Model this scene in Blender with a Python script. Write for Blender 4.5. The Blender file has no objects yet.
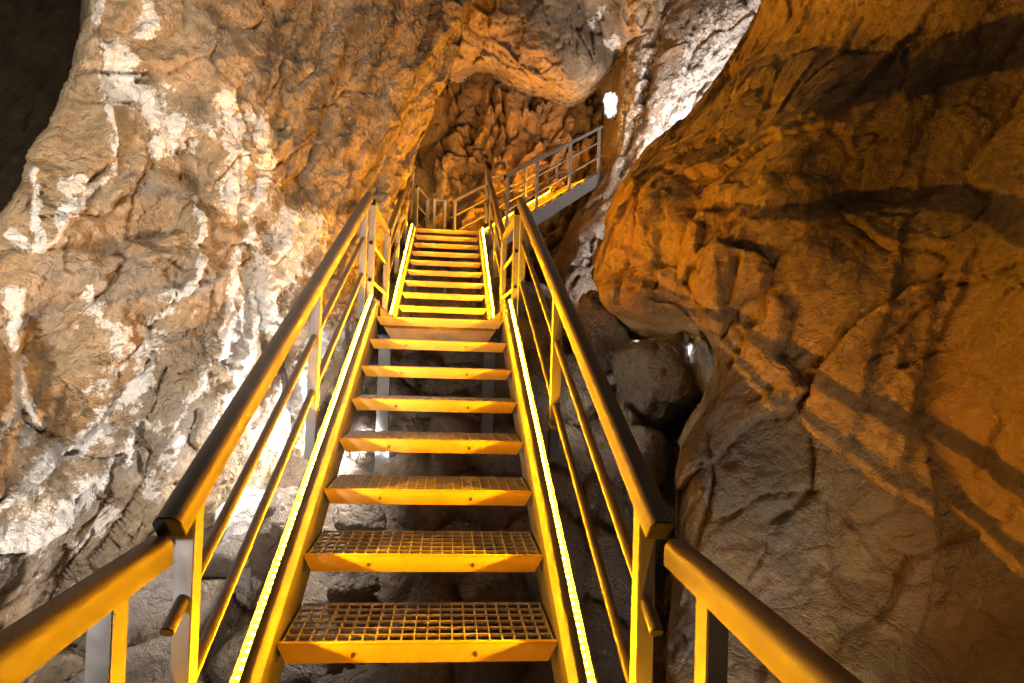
import bpy, bmesh, math, random
import numpy as np
from mathutils import Vector, Matrix

random.seed(7)
C = bpy.context.scene.collection
sc = bpy.context.scene

# ------------------------------------------------------------------ camera
F, YAW, PITCH, ROLL = 464.44, .0638, .0206, .0320
CAM = np.array([.062, -1.696, 1.053])
PPX, PPY = 477.0, 341.5
RISE, RUN = .1858, .2853
M = RISE / RUN
_cy, _sy = math.cos(YAW), math.sin(YAW)
_cp, _sp = math.cos(PITCH), math.sin(PITCH)
_cr, _sr = math.cos(ROLL), math.sin(ROLL)
CW = np.array([_sy*_cp, _cy*_cp, _sp])
_r0 = np.array([_cy, -_sy, 0.0])
_u0 = np.cross(_r0, CW)
CR = _r0*_cr + _u0*_sr
CU = -_r0*_sr + _u0*_cr


def at(x, y, d):
    """world point seen at photo position (x, y) at distance d along the view axis"""
    return CAM + d*(CW + CR*((x-PPX)/F) - CU*((y-PPY)/F))


def pix(P):
    d = P - CAM
    z = np.maximum(d @ CW, 1e-3)
    return np.stack([PPX + F*(d @ CR)/z, PPY - F*(d @ CU)/z], -1)


cam = bpy.data.cameras.new('camera')
co = bpy.data.objects.new('camera', cam)
C.objects.link(co)
mw = Matrix(((CR[0], CU[0], -CW[0], CAM[0]), (CR[1], CU[1], -CW[1], CAM[1]), (CR[2], CU[2], -CW[2], CAM[2]), (0, 0, 0, 1)))
co.matrix_world = mw
cam.sensor_width = 36
cam.lens = 36*F/1024
cam.shift_x = (512-PPX)/1024
cam.clip_start = .02
sc.camera = co

# ------------------------------------------------------------------ tagging helpers
def tag(o, label=None, cat=None, group=None, kind=None):
    if label: o['label'] = label
    if cat: o['category'] = cat
    if group: o['group'] = group
    if kind: o['kind'] = kind
    return o


def empty(name, loc, label, cat, group=None):
    o = bpy.data.objects.new(name, None)
    o.empty_display_size = .1
    C.objects.link(o)
    o.location = loc
    return tag(o, label, cat, group)


bpy_layer_update = bpy.context.view_layer.update


def link(name, me, mat=None, parent=None):
    o = bpy.data.objects.new(name, me)
    C.objects.link(o)
    if mat: me.materials.append(mat)
    if parent is not None:
        o.parent = parent
        # geometry is written in world space: undo the parents' offsets
        off = Vector((0, 0, 0))
        p = parent
        while p is not None:
            off += p.location
            p = p.parent
        o.location = -off
    return o


class MB:
    """collects shapes in world space into one mesh"""
    def __init__(self): self.v, self.f = [], []

    def add(self, vs, fs):
        n = len(self.v)
        self.v += [tuple(map(float, p)) for p in vs]
        self.f += [tuple(i+n for i in q) for q in fs]

    def box(self, c, s, ax=None):
        c = np.array(c, float)
        ax = np.eye(3) if ax is None else ax
        vs = [c + ax[0]*i*s[0]/2 + ax[1]*j*s[1]/2 + ax[2]*k*s[2]/2 for k in (-1, 1) for j in (-1, 1) for i in (-1, 1)]
        self.add(vs, [(0, 2, 3, 1), (4, 5, 7, 6), (0, 1, 5, 4), (2, 6, 7, 3), (0, 4, 6, 2), (1, 3, 7, 5)])

    def prism(self, p0, p1, prof, side, up, cap=True):
        """sweep a profile [(a, b)] (along side, up) from p0 to p1"""
        p0, p1, side, up = (np.array(q, float) for q in (p0, p1, side, up))
        n = len(prof)
        vs = [p + side*a + up*b for p in (p0, p1) for a, b in prof]
        fs = [(i, (i+1) % n, n+(i+1) % n, n+i) for i in range(n)]
        if cap: fs += [tuple(range(n))[::-1], tuple(range(n, 2*n))]
        self.add(vs, fs)

    def tube(self, p0, p1, r, n=14):
        p0, p1 = np.array(p0, float), np.array(p1, float)
        d = (p1-p0)/np.linalg.norm(p1-p0)
        a = np.array([0, 0, 1.0]) if abs(d[2]) < .9 else np.array([1.0, 0, 0])
        s = np.cross(d, a); s /= np.linalg.norm(s)
        u = np.cross(s, d)
        self.prism(p0, p1, [(r*math.cos(2*math.pi*i/n), r*math.sin(2*math.pi*i/n)) for i in range(n)], s, u)

    def build(self, name, mat, parent=None, smooth=False, bevel=0.0, auto=None):
        me = bpy.data.meshes.new(name)
        me.from_pydata(self.v, [], self.f)
        bm = bmesh.new(); bm.from_mesh(me)
        bmesh.ops.recalc_face_normals(bm, faces=bm.faces)
        if bevel:
            bmesh.ops.bevel(bm, geom=list(bm.edges), offset=bevel, segments=2, affect='EDGES', clamp_overlap=True)
        bm.to_mesh(me); bm.free()
        if smooth:
            me.polygons.foreach_set('use_smooth', [True]*len(me.polygons))
            if auto:
                me.set_sharp_from_angle(angle=auto)
        return link(name, me, mat, parent)


# ------------------------------------------------------------------ noise (numpy)
def _hash(ix, iy, iz, k=0):
    h = (ix.astype(np.int64)*374761393 + iy.astype(np.int64)*668265263 + iz.astype(np.int64)*2147483647 + k*974711) & 0xffffffff
    h = ((h ^ (h >> 13))*1274126177) & 0xffffffff
    h = ((h ^ (h >> 16))*2246822519) & 0xffffffff
    return ((h ^ (h >> 15)) & 0xffffff)/float(0x1000000)


def vnoise(P, seed=0):
    """smooth gradient noise in about [-1, 1]"""
    I = np.floor(P).astype(np.int64); f = P-I
    w = f*f*f*(f*(f*6-15)+10)
    out = 0
    for dx in (0, 1):
        for dy in (0, 1):
            for dz in (0, 1):
                a = _hash(I[:, 0]+dx, I[:, 1]+dy, I[:, 2]+dz, seed)*2*math.pi
                b = _hash(I[:, 0]+dx, I[:, 1]+dy, I[:, 2]+dz, seed+31)*2-1
                s = np.sqrt(1-b*b)
                g = (f[:, 0]-dx)*np.cos(a)*s + (f[:, 1]-dy)*np.sin(a)*s + (f[:, 2]-dz)*b
                ww = (w[:, 0] if dx else 1-w[:, 0])*(w[:, 1] if dy else 1-w[:, 1])*(w[:, 2] if dz else 1-w[:, 2])
                out = out + ww*g
    return out*1.6


def fbm(P, oct=4, gain=.5, seed=0):
    a, s, t = 1.0, 0, 0
    for o in range(oct):
        s = s + a*vnoise(P*(2.03**o)+o*7.3, seed+o); t += a; a *= gain
    return s/t


def ridged(P, oct=4, gain=.5, seed=0):
    a, s, t = 1.0, 0, 0
    for o in range(oct):
        n = 1-np.abs(vnoise(P*(2.07**o)+o*5.1, seed+o)); s = s + a*n*n; t += a; a *= gain
    return s/t


def worley(P, seed=0):
    """F1, F2 and a random value of the nearest cell"""
    I = np.floor(P).astype(np.int64)
    f1 = np.full(len(P), 9.0); f2 = f1.copy(); cid = np.zeros(len(P))
    for dx in (-1, 0, 1):
        for dy in (-1, 0, 1):
            for dz in (-1, 0, 1):
                a, b, c = I[:, 0]+dx, I[:, 1]+dy, I[:, 2]+dz
                q = np.stack([a+_hash(a, b, c, seed), b+_hash(a, b, c, seed+1), c+_hash(a, b, c, seed+2)], -1)
                d = np.linalg.norm(q-P, axis=1)
                m = d < f1
                f2 = np.where(m, f1, np.minimum(f2, d)); f1 = np.where(m, d, f1)
                cid = np.where(m, _hash(a, b, c, seed+5), cid)
    return f1, f2, cid


def facet(P, seed=0):
    """broken-stone relief: every cell is a flat face with its own tilt"""
    I = np.floor(P).astype(np.int64)
    f1 = np.full(len(P), 9.0); f2 = f1.copy(); out = np.zeros(len(P))
    for dx in (-1, 0, 1):
        for dy in (-1, 0, 1):
            for dz in (-1, 0, 1):
                a, b, c = I[:, 0]+dx, I[:, 1]+dy, I[:, 2]+dz
                q = P-np.stack([a+_hash(a, b, c, seed), b+_hash(a, b, c, seed+1), c+_hash(a, b, c, seed+2)], -1)
                d = np.linalg.norm(q, axis=1)
                t = sum(q[:, i]*(_hash(a, b, c, seed+6+i)*2-1) for i in range(3))+.55*(_hash(a, b, c, seed+9)-.5)
                m = d < f1
                f2 = np.where(m, f1, np.minimum(f2, d)); f1 = np.where(m, d, f1)
                out = np.where(m, t, out)
    return out, f2-f1


def sstep(a, b, x):
    t = np.clip((x-a)/(b-a), 0, 1)
    return t*t*(3-2*t)


# ------------------------------------------------------------------ materials
def nodes(name):
    m = bpy.data.materials.new(name); m.use_nodes = True
    nt = m.node_tree
    b = nt.nodes['Principled BSDF']
    return m, nt, b


def N(nt, t, **kw):
    n = nt.nodes.new(t)
    for k, v in kw.items():
        if k in n.inputs: n.inputs[k].default_value = v
        else: setattr(n, k, v)
    return n


def mixc(nt, fac, a, b, blend='MIX'):
    n = nt.nodes.new('ShaderNodeMix'); n.data_type = 'RGBA'; n.blend_type = blend
    for sock, val in ((n.inputs[0], fac), (n.inputs[6], a), (n.inputs[7], b)):
        if hasattr(val, 'is_linked'): nt.links.new(val, sock)
        elif isinstance(val, (int, float)): sock.default_value = val
        else: sock.default_value = (*val, 1)
    return n.outputs[2]


def ramp(nt, src, pts):
    n = nt.nodes.new('ShaderNodeValToRGB')
    el = n.color_ramp.elements
    while len(el) < len(pts): el.new(.5)
    for e, (p, c) in zip(el, pts):
        e.position = p
        e.color = (c, c, c, 1) if isinstance(c, (int, float)) else (*c, 1)
    nt.links.new(src, n.inputs[0])
    return n.outputs[0]


def math_(nt, op, a, b=None):
    n = nt.nodes.new('ShaderNodeMath'); n.operation = op
    for i, v in enumerate((a, b)):
        if v is None: continue
        if hasattr(v, 'is_linked'): nt.links.new(v, n.inputs[i])
        else: n.inputs[i].default_value = v
    return n.outputs[0]


def metal_mat(name, col, rough=.45, metallic=.0, wear=.15, scale=14, spec=.5):
    m, nt, b = nodes(name)
    tc = N(nt, 'ShaderNodeTexCoord')
    no = N(nt, 'ShaderNodeTexNoise', Scale=scale, Detail=6.0)
    nt.links.new(tc.outputs['Object'], no.inputs['Vector'])
    d = tuple(c*(1-wear) for c in col); l = tuple(min(1, c*(1+wear)) for c in col)
    nt.links.new(ramp(nt, no.outputs['Fac'], [(.3, d), (.7, l)]), b.inputs['Base Color'])
    nt.links.new(ramp(nt, no.outputs['Fac'], [(.3, rough*.85), (.7, min(1, rough*1.2))]), b.inputs['Roughness'])
    b.inputs['Metallic'].default_value = metallic
    b.inputs['Specular IOR Level'].default_value = spec
    return m


MAT = {
    'paint': metal_mat('grey_paint', (.125, .12, .125), .55),
    'rail': metal_mat('rail_paint', (.098, .079, .067), .42),
    'plate': metal_mat('amber_lit_paint', (.50, .34, .15), .5),  # amber strip light on the gusset is put into this colour
    'stringer': metal_mat('stringer_paint', (.125, .115, .112), .5),
    'cap': metal_mat('black_plastic', (.004, .004, .004), .7, spec=.1),
    'galv': metal_mat('galvanised_steel', (.50, .47, .44), .42, metallic=.1, wear=.25, scale=40),
    'nose': metal_mat('tread_nosing_paint', (.52, .33, .04), .42, wear=.08),
    'bolt': metal_mat('bolt_steel', (.10, .085, .07), .4, metallic=.6),
    'alu': metal_mat('light_channel_aluminium', (.13, .12, .11), .5),
    'dark': metal_mat('dark_housing', (.03, .03, .032), .5),
}


def emit_mat(name, col, strength):
    m, nt, b = nodes(name)
    b.inputs['Base Color'].default_value = (.8, .7, .5, 1)
    b.inputs['Emission Color'].default_value = (*col, 1)
    b.inputs['Emission Strength'].default_value = strength
    return m


LED_COL = (1.0, .40, .004)
LED = emit_mat('amber_light_diffuser', LED_COL, 4200)
LED_FAR = emit_mat('amber_light_diffuser_upper', LED_COL, 4200)
LAMP = emit_mat('floodlight_glass', (1.0, .97, .95), 60)


def N_out(nt, vec, scale):
    n = N(nt, 'ShaderNodeTexNoise', Scale=scale, Detail=5.0)
    nt.links.new(vec, n.inputs['Vector'])
    return n.outputs['Color']


def rock_mat(name, base, dark, ochre, calc=(.80, .77, .74), streak=(0, 0, 1), bump=.95, scale=1.0, grey=(.29, .25, .215), stretch=5):
    """limestone: attributes of the mesh (calcite, stain, rust, grey) place the minerals and some painted shade and bounce"""
    m, nt, b = nodes(name)
    tc = N(nt, 'ShaderNodeTexCoord')
    P = tc.outputs['Object']
    mp = N(nt, 'ShaderNodeMapping')
    nt.links.new(P, mp.inputs['Vector'])
    d = Vector(streak).normalized()
    mp.inputs['Rotation'].default_value = d.to_track_quat('Z', 'Y').inverted().to_euler()
    mp.vector_type = 'TEXTURE'
    mp.inputs['Rotation'].default_value = d.to_track_quat('Z', 'Y').to_euler()
    mp.inputs['Scale'].default_value = (1, 1, stretch)
    S = mp.outputs['Vector']

    def noise(vec, s, det=8.0, rough=.6, dist=0.0):
        n = N(nt, 'ShaderNodeTexNoise', Scale=s*scale, Detail=det, Roughness=rough, Distortion=dist)
        nt.links.new(vec, n.inputs['Vector'])
        return n.outputs['Fac']

    def attr(n):
        a = N(nt, 'ShaderNodeAttribute'); a.attribute_name = n
        return a.outputs['Fac']
    n1 = noise(P, 1.3, 7); n2 = noise(S, 5.0, 8, .65, .4); n3 = noise(P, 22, 6, .7); n4 = noise(P, 5.5, 8, .68)
    col = mixc(nt, ramp(nt, n1, [(.36, 0.), (.64, 1.)]), base, ochre)
    col = mixc(nt, ramp(nt, n2, [(.42, 0.), (.68, .75)]), col, dark)
    col = mixc(nt, ramp(nt, n4, [(.5, 0.), (.72, .6)]), col, tuple(min(1, c*1.45) for c in base))
    col = mixc(nt, ramp(nt, n3, [(.42, 0.), (.66, .75)]), col, dark)
    # grey limestone, dark stains with painted shade, rust with painted bounce
    gfac = math_(nt, 'MULTIPLY', attr('grey'), ramp(nt, n4, [(.25, .55), (.6, 1.)]))
    col = mixc(nt, gfac, col, mixc(nt, ramp(nt, n3, [(.35, 0.), (.7, 1.)]), grey, tuple(c*.6 for c in grey)))
    sf = math_(nt, 'MULTIPLY', attr('stain_shade'), ramp(nt, n2, [(.3, 1.), (.75, .35)]))
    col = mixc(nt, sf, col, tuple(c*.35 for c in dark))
    rf = math_(nt, 'MULTIPLY', attr('rust_bounce'), ramp(nt, n4, [(.3, .4), (.6, 1.)]))
    col = mixc(nt, rf, col, (.46, .25, .09))
    # calcite crust with broken edges
    cr = math_(nt, 'ADD', attr('calcite'), math_(nt, 'MULTIPLY', math_(nt, 'SUBTRACT', math_(nt, 'ADD', math_(nt, 'MULTIPLY', noise(P, 13, 9, .75), .6), math_(nt, 'MULTIPLY', noise(S, 9, 8, .7), .4)), .5), 3.4))
    cf = ramp(nt, cr, [(.50, 0.), (.66, 1.)])
    col = mixc(nt, cf, col, mixc(nt, ramp(nt, n3, [(.4, 0.), (.75, .55)]), calc, tuple(c*f for c, f in zip(calc, (.72, .62, .5)))))
    nt.links.new(col, b.inputs['Base Color'])
    b.inputs['Roughness'].default_value = .78
    b.inputs['Specular IOR Level'].default_value = .25
    vo = N(nt, 'ShaderNodeTexVoronoi', Scale=7.0*scale); vo.feature = 'DISTANCE_TO_EDGE'
    nt.links.new(mixc(nt, .22, S, N_out(nt, P, 6)), vo.inputs['Vector'])
    crack = ramp(nt, vo.outputs['Distance'], [(.0, 0.), (.09, 1.)])
    h = math_(nt, 'ADD', math_(nt, 'MULTIPLY', n3, .8), math_(nt, 'MULTIPLY', n2, 1.1))
    h = math_(nt, 'ADD', h, math_(nt, 'MULTIPLY', crack, .25))
    h = math_(nt, 'ADD', h, math_(nt, 'MULTIPLY', noise(P, 60, 4, .7), .35))
    h = math_(nt, 'ADD', h, math_(nt, 'MULTIPLY', n4, 1.0))
    bp = N(nt, 'ShaderNodeBump', Strength=bump, Distance=.11)
    nt.links.new(h, bp.inputs['Height'])
    nt.links.new(bp.outputs['Normal'], b.inputs['Normal'])
    return m


R_LEFT = rock_mat('left_limestone', (.50, .39, .265), (.19, .13, .075), (.47, .335, .19), bump=.85, streak=(.35, .25, .9))
R_RIGHT = rock_mat('right_limestone', (.47, .36, .20), (.22, .15, .07), (.50, .355, .16), bump=.65, streak=(.3, -.3, .9))
R_FAR = rock_mat('pale_limestone', (.50, .40, .32), (.20, .15, .12), (.42, .28, .17), streak=(.45, .3, .85))
R_BACK = rock_mat('back_flowstone', (.44, .29, .13), (.10, .065, .035), (.42, .25, .09), streak=(.35, 0, .9))
R_CEIL = rock_mat('ceiling_limestone', (.46, .35, .25), (.18, .125, .085), (.46, .31, .17), stretch=1.6, bump=.7)
R_GREY = rock_mat('grey_limestone', (.38, .315, .245), (.15, .115, .085), (.37, .275, .175), bump=.95, stretch=2, grey=(.34, .29, .245))


# ------------------------------------------------------------------ rock walls
def segdist(Q, pts):
    """distance of points Q (n, 2) to a polyline"""
    best = np.full(len(Q), 1e9)
    pts = [np.array(p[:2], float) for p in pts]
    if len(pts) == 1: return np.linalg.norm(Q-pts[0], axis=1)
    for a, b in zip(pts, pts[1:]):
        ab = b-a; L = max(ab @ ab, 1e-9)
        t = np.clip(((Q-a) @ ab)/L, 0, 1)
        best = np.minimum(best, np.linalg.norm(Q-a-t[:, None]*ab, axis=1))
    return best


def sidedist(Q, pts):
    """signed distance to a polyline, positive on its right-hand side in the photo"""
    best = np.full(len(Q), 1e9); sg = np.zeros(len(Q))
    for a, b in zip(pts, pts[1:]):
        a, b = np.array(a, float), np.array(b, float)
        ab = b-a; t = np.clip(((Q-a) @ ab)/(ab @ ab), 0, 1)
        v = Q-a-t[:, None]*ab
        d = np.linalg.norm(v, axis=1); c = ab[0]*v[:, 1]-ab[1]*v[:, 0]
        m = d < best
        best = np.where(m, d, best); sg = np.where(m, np.sign(c), sg)
    return best*sg


def rbf_fit(X, y, c=.25, smooth=1e-4):
    n = len(X)
    D = np.sqrt(((X[:, None]-X[None])**2).sum(-1)+c*c)
    A = np.zeros((n+3, n+3)); A[:n, :n] = D-np.eye(n)*smooth
    A[:n, n] = 1; A[:n, n+1:] = X; A[n, :n] = 1; A[n+1:, :n] = X.T
    w = np.linalg.solve(A, np.concatenate([y, [0, 0, 0]]))

    def ev(Q):
        out = w[n]+Q @ w[n+1:]
        for i in range(n):
            out = out+w[i]*np.sqrt(((Q-X[i])**2).sum(-1)+c*c)
        return out
    return ev


def rock_wall(name, nrm, ctrl, margin, res, mat, shape, strokes=(), up=(0, 0, 1), cull=None, kind='structure', lim=None, edge=None):
    """a rock face as a height field over its own plane, through measured points, with relief, cracks and minerals"""
    nrm = np.array(nrm, float); nrm /= np.linalg.norm(nrm)
    up = np.array(up, float); up -= nrm*(up @ nrm); up /= np.linalg.norm(up)
    u = np.cross(up, nrm)
    W = np.array([at(*c) if len(c) == 3 else np.array(c[1:]) for c in ctrl])
    O = W.mean(0)
    L = W-O
    X = np.stack([L @ u, L @ up], -1); y = L @ nrm
    ev = rbf_fit(X, y)
    lo, hi = X.min(0)-margin, X.max(0)+margin
    nu, nv = int((hi[0]-lo[0])/res)+1, int((hi[1]-lo[1])/res)+1
    gu, gv = np.meshgrid(np.linspace(lo[0], hi[0], nu), np.linspace(lo[1], hi[1], nv))
    Q = np.stack([gu.ravel(), gv.ravel()], -1)
    h = ev(Q)
    if lim: h = np.clip(h, lim[0], lim[1])
    P = O+Q[:, :1]*u+Q[:, 1:]*up+h[:, None]*nrm
    att = {k: np.zeros(len(P)) for k in ('calcite', 'stain_shade', 'rust_bounce', 'grey')}
    px = pix(P)
    # wobble so traced lines break up naturally
    px0 = px+np.stack([fbm(P*2.2+21, 3, .5, seed=5), fbm(P*2.2+57, 3, .5, seed=6)], -1)*12
    px = px+np.stack([fbm(P*3+11, 5, .6, seed=3), fbm(P*3+47, 5, .6, seed=4)], -1)*16
    brk = np.clip(.5+1.2*fbm(P*3.1, 3, seed=8), 0, 1); wob = .45+.9*np.clip(.5+fbm(P*5, 3, seed=18), 0, 1)
    dn = np.zeros(len(P))
    for k, pts, wd, amt in strokes:
        d = segdist(px0 if k in ('crack', 'step') else px, pts)
        g = np.exp(-(d/wd)**2*1.2)
        if k == 'crack': dn -= amt*np.exp(-(d/(wd*wob))**1.5)*(.35+1.1*brk)
        elif k == 'ridge': dn += amt*.55*g*(.3+1.2*brk)
        elif k == 'calcite': att[k] = np.maximum(att[k], amt*np.exp(-(d/(wd*1.5))**1.3))
        elif k == 'step':  # the rock right of the line (walking along it) stands back
            sd = sidedist(px0, pts); dn -= amt*sstep(-2.5, 2.5, sd)*np.exp(-np.maximum(sd, 0)/wd)*np.exp(-np.maximum(d-np.abs(sd), 0)/40)
        else: att[k] = np.maximum(att[k], amt*g)
    dd = shape(P, att)
    P = P+nrm*(dn+dd)[:, None]
    if edge is not None:   # the face rolls back into a hollow beyond this outline
        sd = sidedist(px0, edge)
        away = np.array([-.60, .80, .12])
        P = P+away*(.12*(np.clip(sd+16, 0, 16)/16)**2+2.6*np.clip(sd/12, 0, 1))[:, None]*(sd > -16)[:, None]
        base = sd > 12
    idx = np.arange(nu*nv).reshape(nv, nu)
    f = np.stack([idx[:-1, :-1], idx[:-1, 1:], idx[1:, 1:], idx[1:, :-1]], -1).reshape(-1, 4)
    if edge is not None:
        f = f[~base[f].all(1)]
    if cull is not None:
        keep = ~cull(P, pix(P))
        f = f[keep[f].all(1)]
    me = bpy.data.meshes.new(name)
    me.vertices.add(len(P)); me.vertices.foreach_set('co', P.ravel())
    me.loops.add(f.size); me.loops.foreach_set('vertex_index', f.ravel().astype(np.int32))
    me.polygons.add(len(f)); me.polygons.foreach_set('loop_start', np.arange(0, f.size, 4, dtype=np.int32))
    me.polygons.foreach_set('loop_total', np.full(len(f), 4, dtype=np.int32))
    me.update(); me.validate()
    me.polygons.foreach_set('use_smooth', [True]*len(me.polygons))
    for k, v in att.items():
        a = me.attributes.new(k, 'FLOAT', 'POINT'); a.data.foreach_set('value', v.astype(np.float32))
    o = link(name, me, mat)
    o['kind'] = kind
    return o


def streaked(P, d, k):
    d = np.array(d, float); d /= np.linalg.norm(d)
    return P-d*((P @ d)*(1-1/k))[:, None]


# ---- left wall
def shape_left(P, att):
    dr = (.42, .2, .88)
    S = streaked(P, dr, 4.5)
    W = P+np.stack([fbm(P*1.3+i*9, 3, seed=70+i) for i in range(3)], -1)*.25
    a = .18*fbm(P*.9, 3, seed=1)+.15*(ridged(S*1.7, 5, .58, seed=2)-.6)
    t, e = facet(streaked(W, dr, 2.4)*2.0, seed=9)
    a += .135*t-.04*(1-sstep(0, .07, e))
    t, e = facet(streaked(W, dr, 1.8)*5.5, seed=29)
    a += .042*t-.014*(1-sstep(0, .10, e))
    a += .030*fbm(P*6, 5, .66, seed=12)+.022*(ridged(S*7, 4, .6, seed=35)-.6)
    a += .034*(ridged(P*9, 4, .6, seed=45)-.6)+.014*fbm(P*24, 3, .6, seed=47)
    pop = ridged(P*11, 4, .65, seed=15)
    c = np.clip(att['calcite'], 0, 1)
    a += c*(.05*(pop-.6)+.03)
    return a


LEFT = [
    (468, 0, 5.7), (455, 45, 5.9), (440, 90, 6.2), (420, 145, 6.6), (405, 185, 6.9), (398, 230, 7.1), (385, 290, 6.9),
    (400, 20, 5.1), (380, 100, 5.3), (360, 180, 5.4), (345, 230, 5.0), (340, 290, 4.8), (330, 335, 4.5),
    (300, 0, 4.2), (300, 80, 4.2), (295, 150, 4.2), (270, 215, 3.9), (280, 280, 4.0), (300, 400, 4.0), (270, 350, 3.8),
    (200, 0, 3.4), (200, 80, 3.35), (205, 160, 3.3), (195, 250, 3.25), (210, 330, 3.25), (230, 420, 3.2), (240, 480, 3.2),
    (112, 5, 3.05), (108, 70, 2.98), (115, 140, 2.95), (95, 180, 2.85), (110, 230, 2.9), (120, 290, 2.87), (140, 360, 2.85), (150, 430, 2.8), (170, 500, 2.8),
    (50, 165, 2.75), (40, 230, 2.62), (45, 300, 2.6), (48, 355, 2.65), (60, 420, 2.5), (70, 490, 2.4), (80, 560, 2.5), (120, 560, 2.75),
    (0, 240, 2.5), (0, 330, 2.38), (0, 420, 2.25), (0, 500, 2.1), (0, 580, 2.1), (40, 640, 2.4), (120, 640, 2.9), (210, 560, 3.3),
    (-120, 300, 2.0), (-120, 500, 1.8), (-140, 620, 1.8),
    # turning away behind the right-hand edge
    (462, 0, 7.0), (430, 90, 7.9), (396, 185, 8.6), (388, 230, 8.8),
    (455, 0, 9.0), (425, 90, 9.6), (390, 190, 10.2),
    (250, -160, 3.8), (420, -160, 5.3), (130, -150, 3.1), (0, -120, 2.7), (-60, 100, 2.3), (20, 60, 2.7),
]
HOLLOW = [(92, -400), (93, 0), (84, 18), (80, 45), (66, 72), (38, 130), (14, 180), (-8, 215), (-60, 260), (-300, 330)]
K, G, S_, U, X_, Rg, T_ = 'calcite', 'grey', 'stain_shade', 'rust_bounce', 'crack', 'ridge', 'step'
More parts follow.
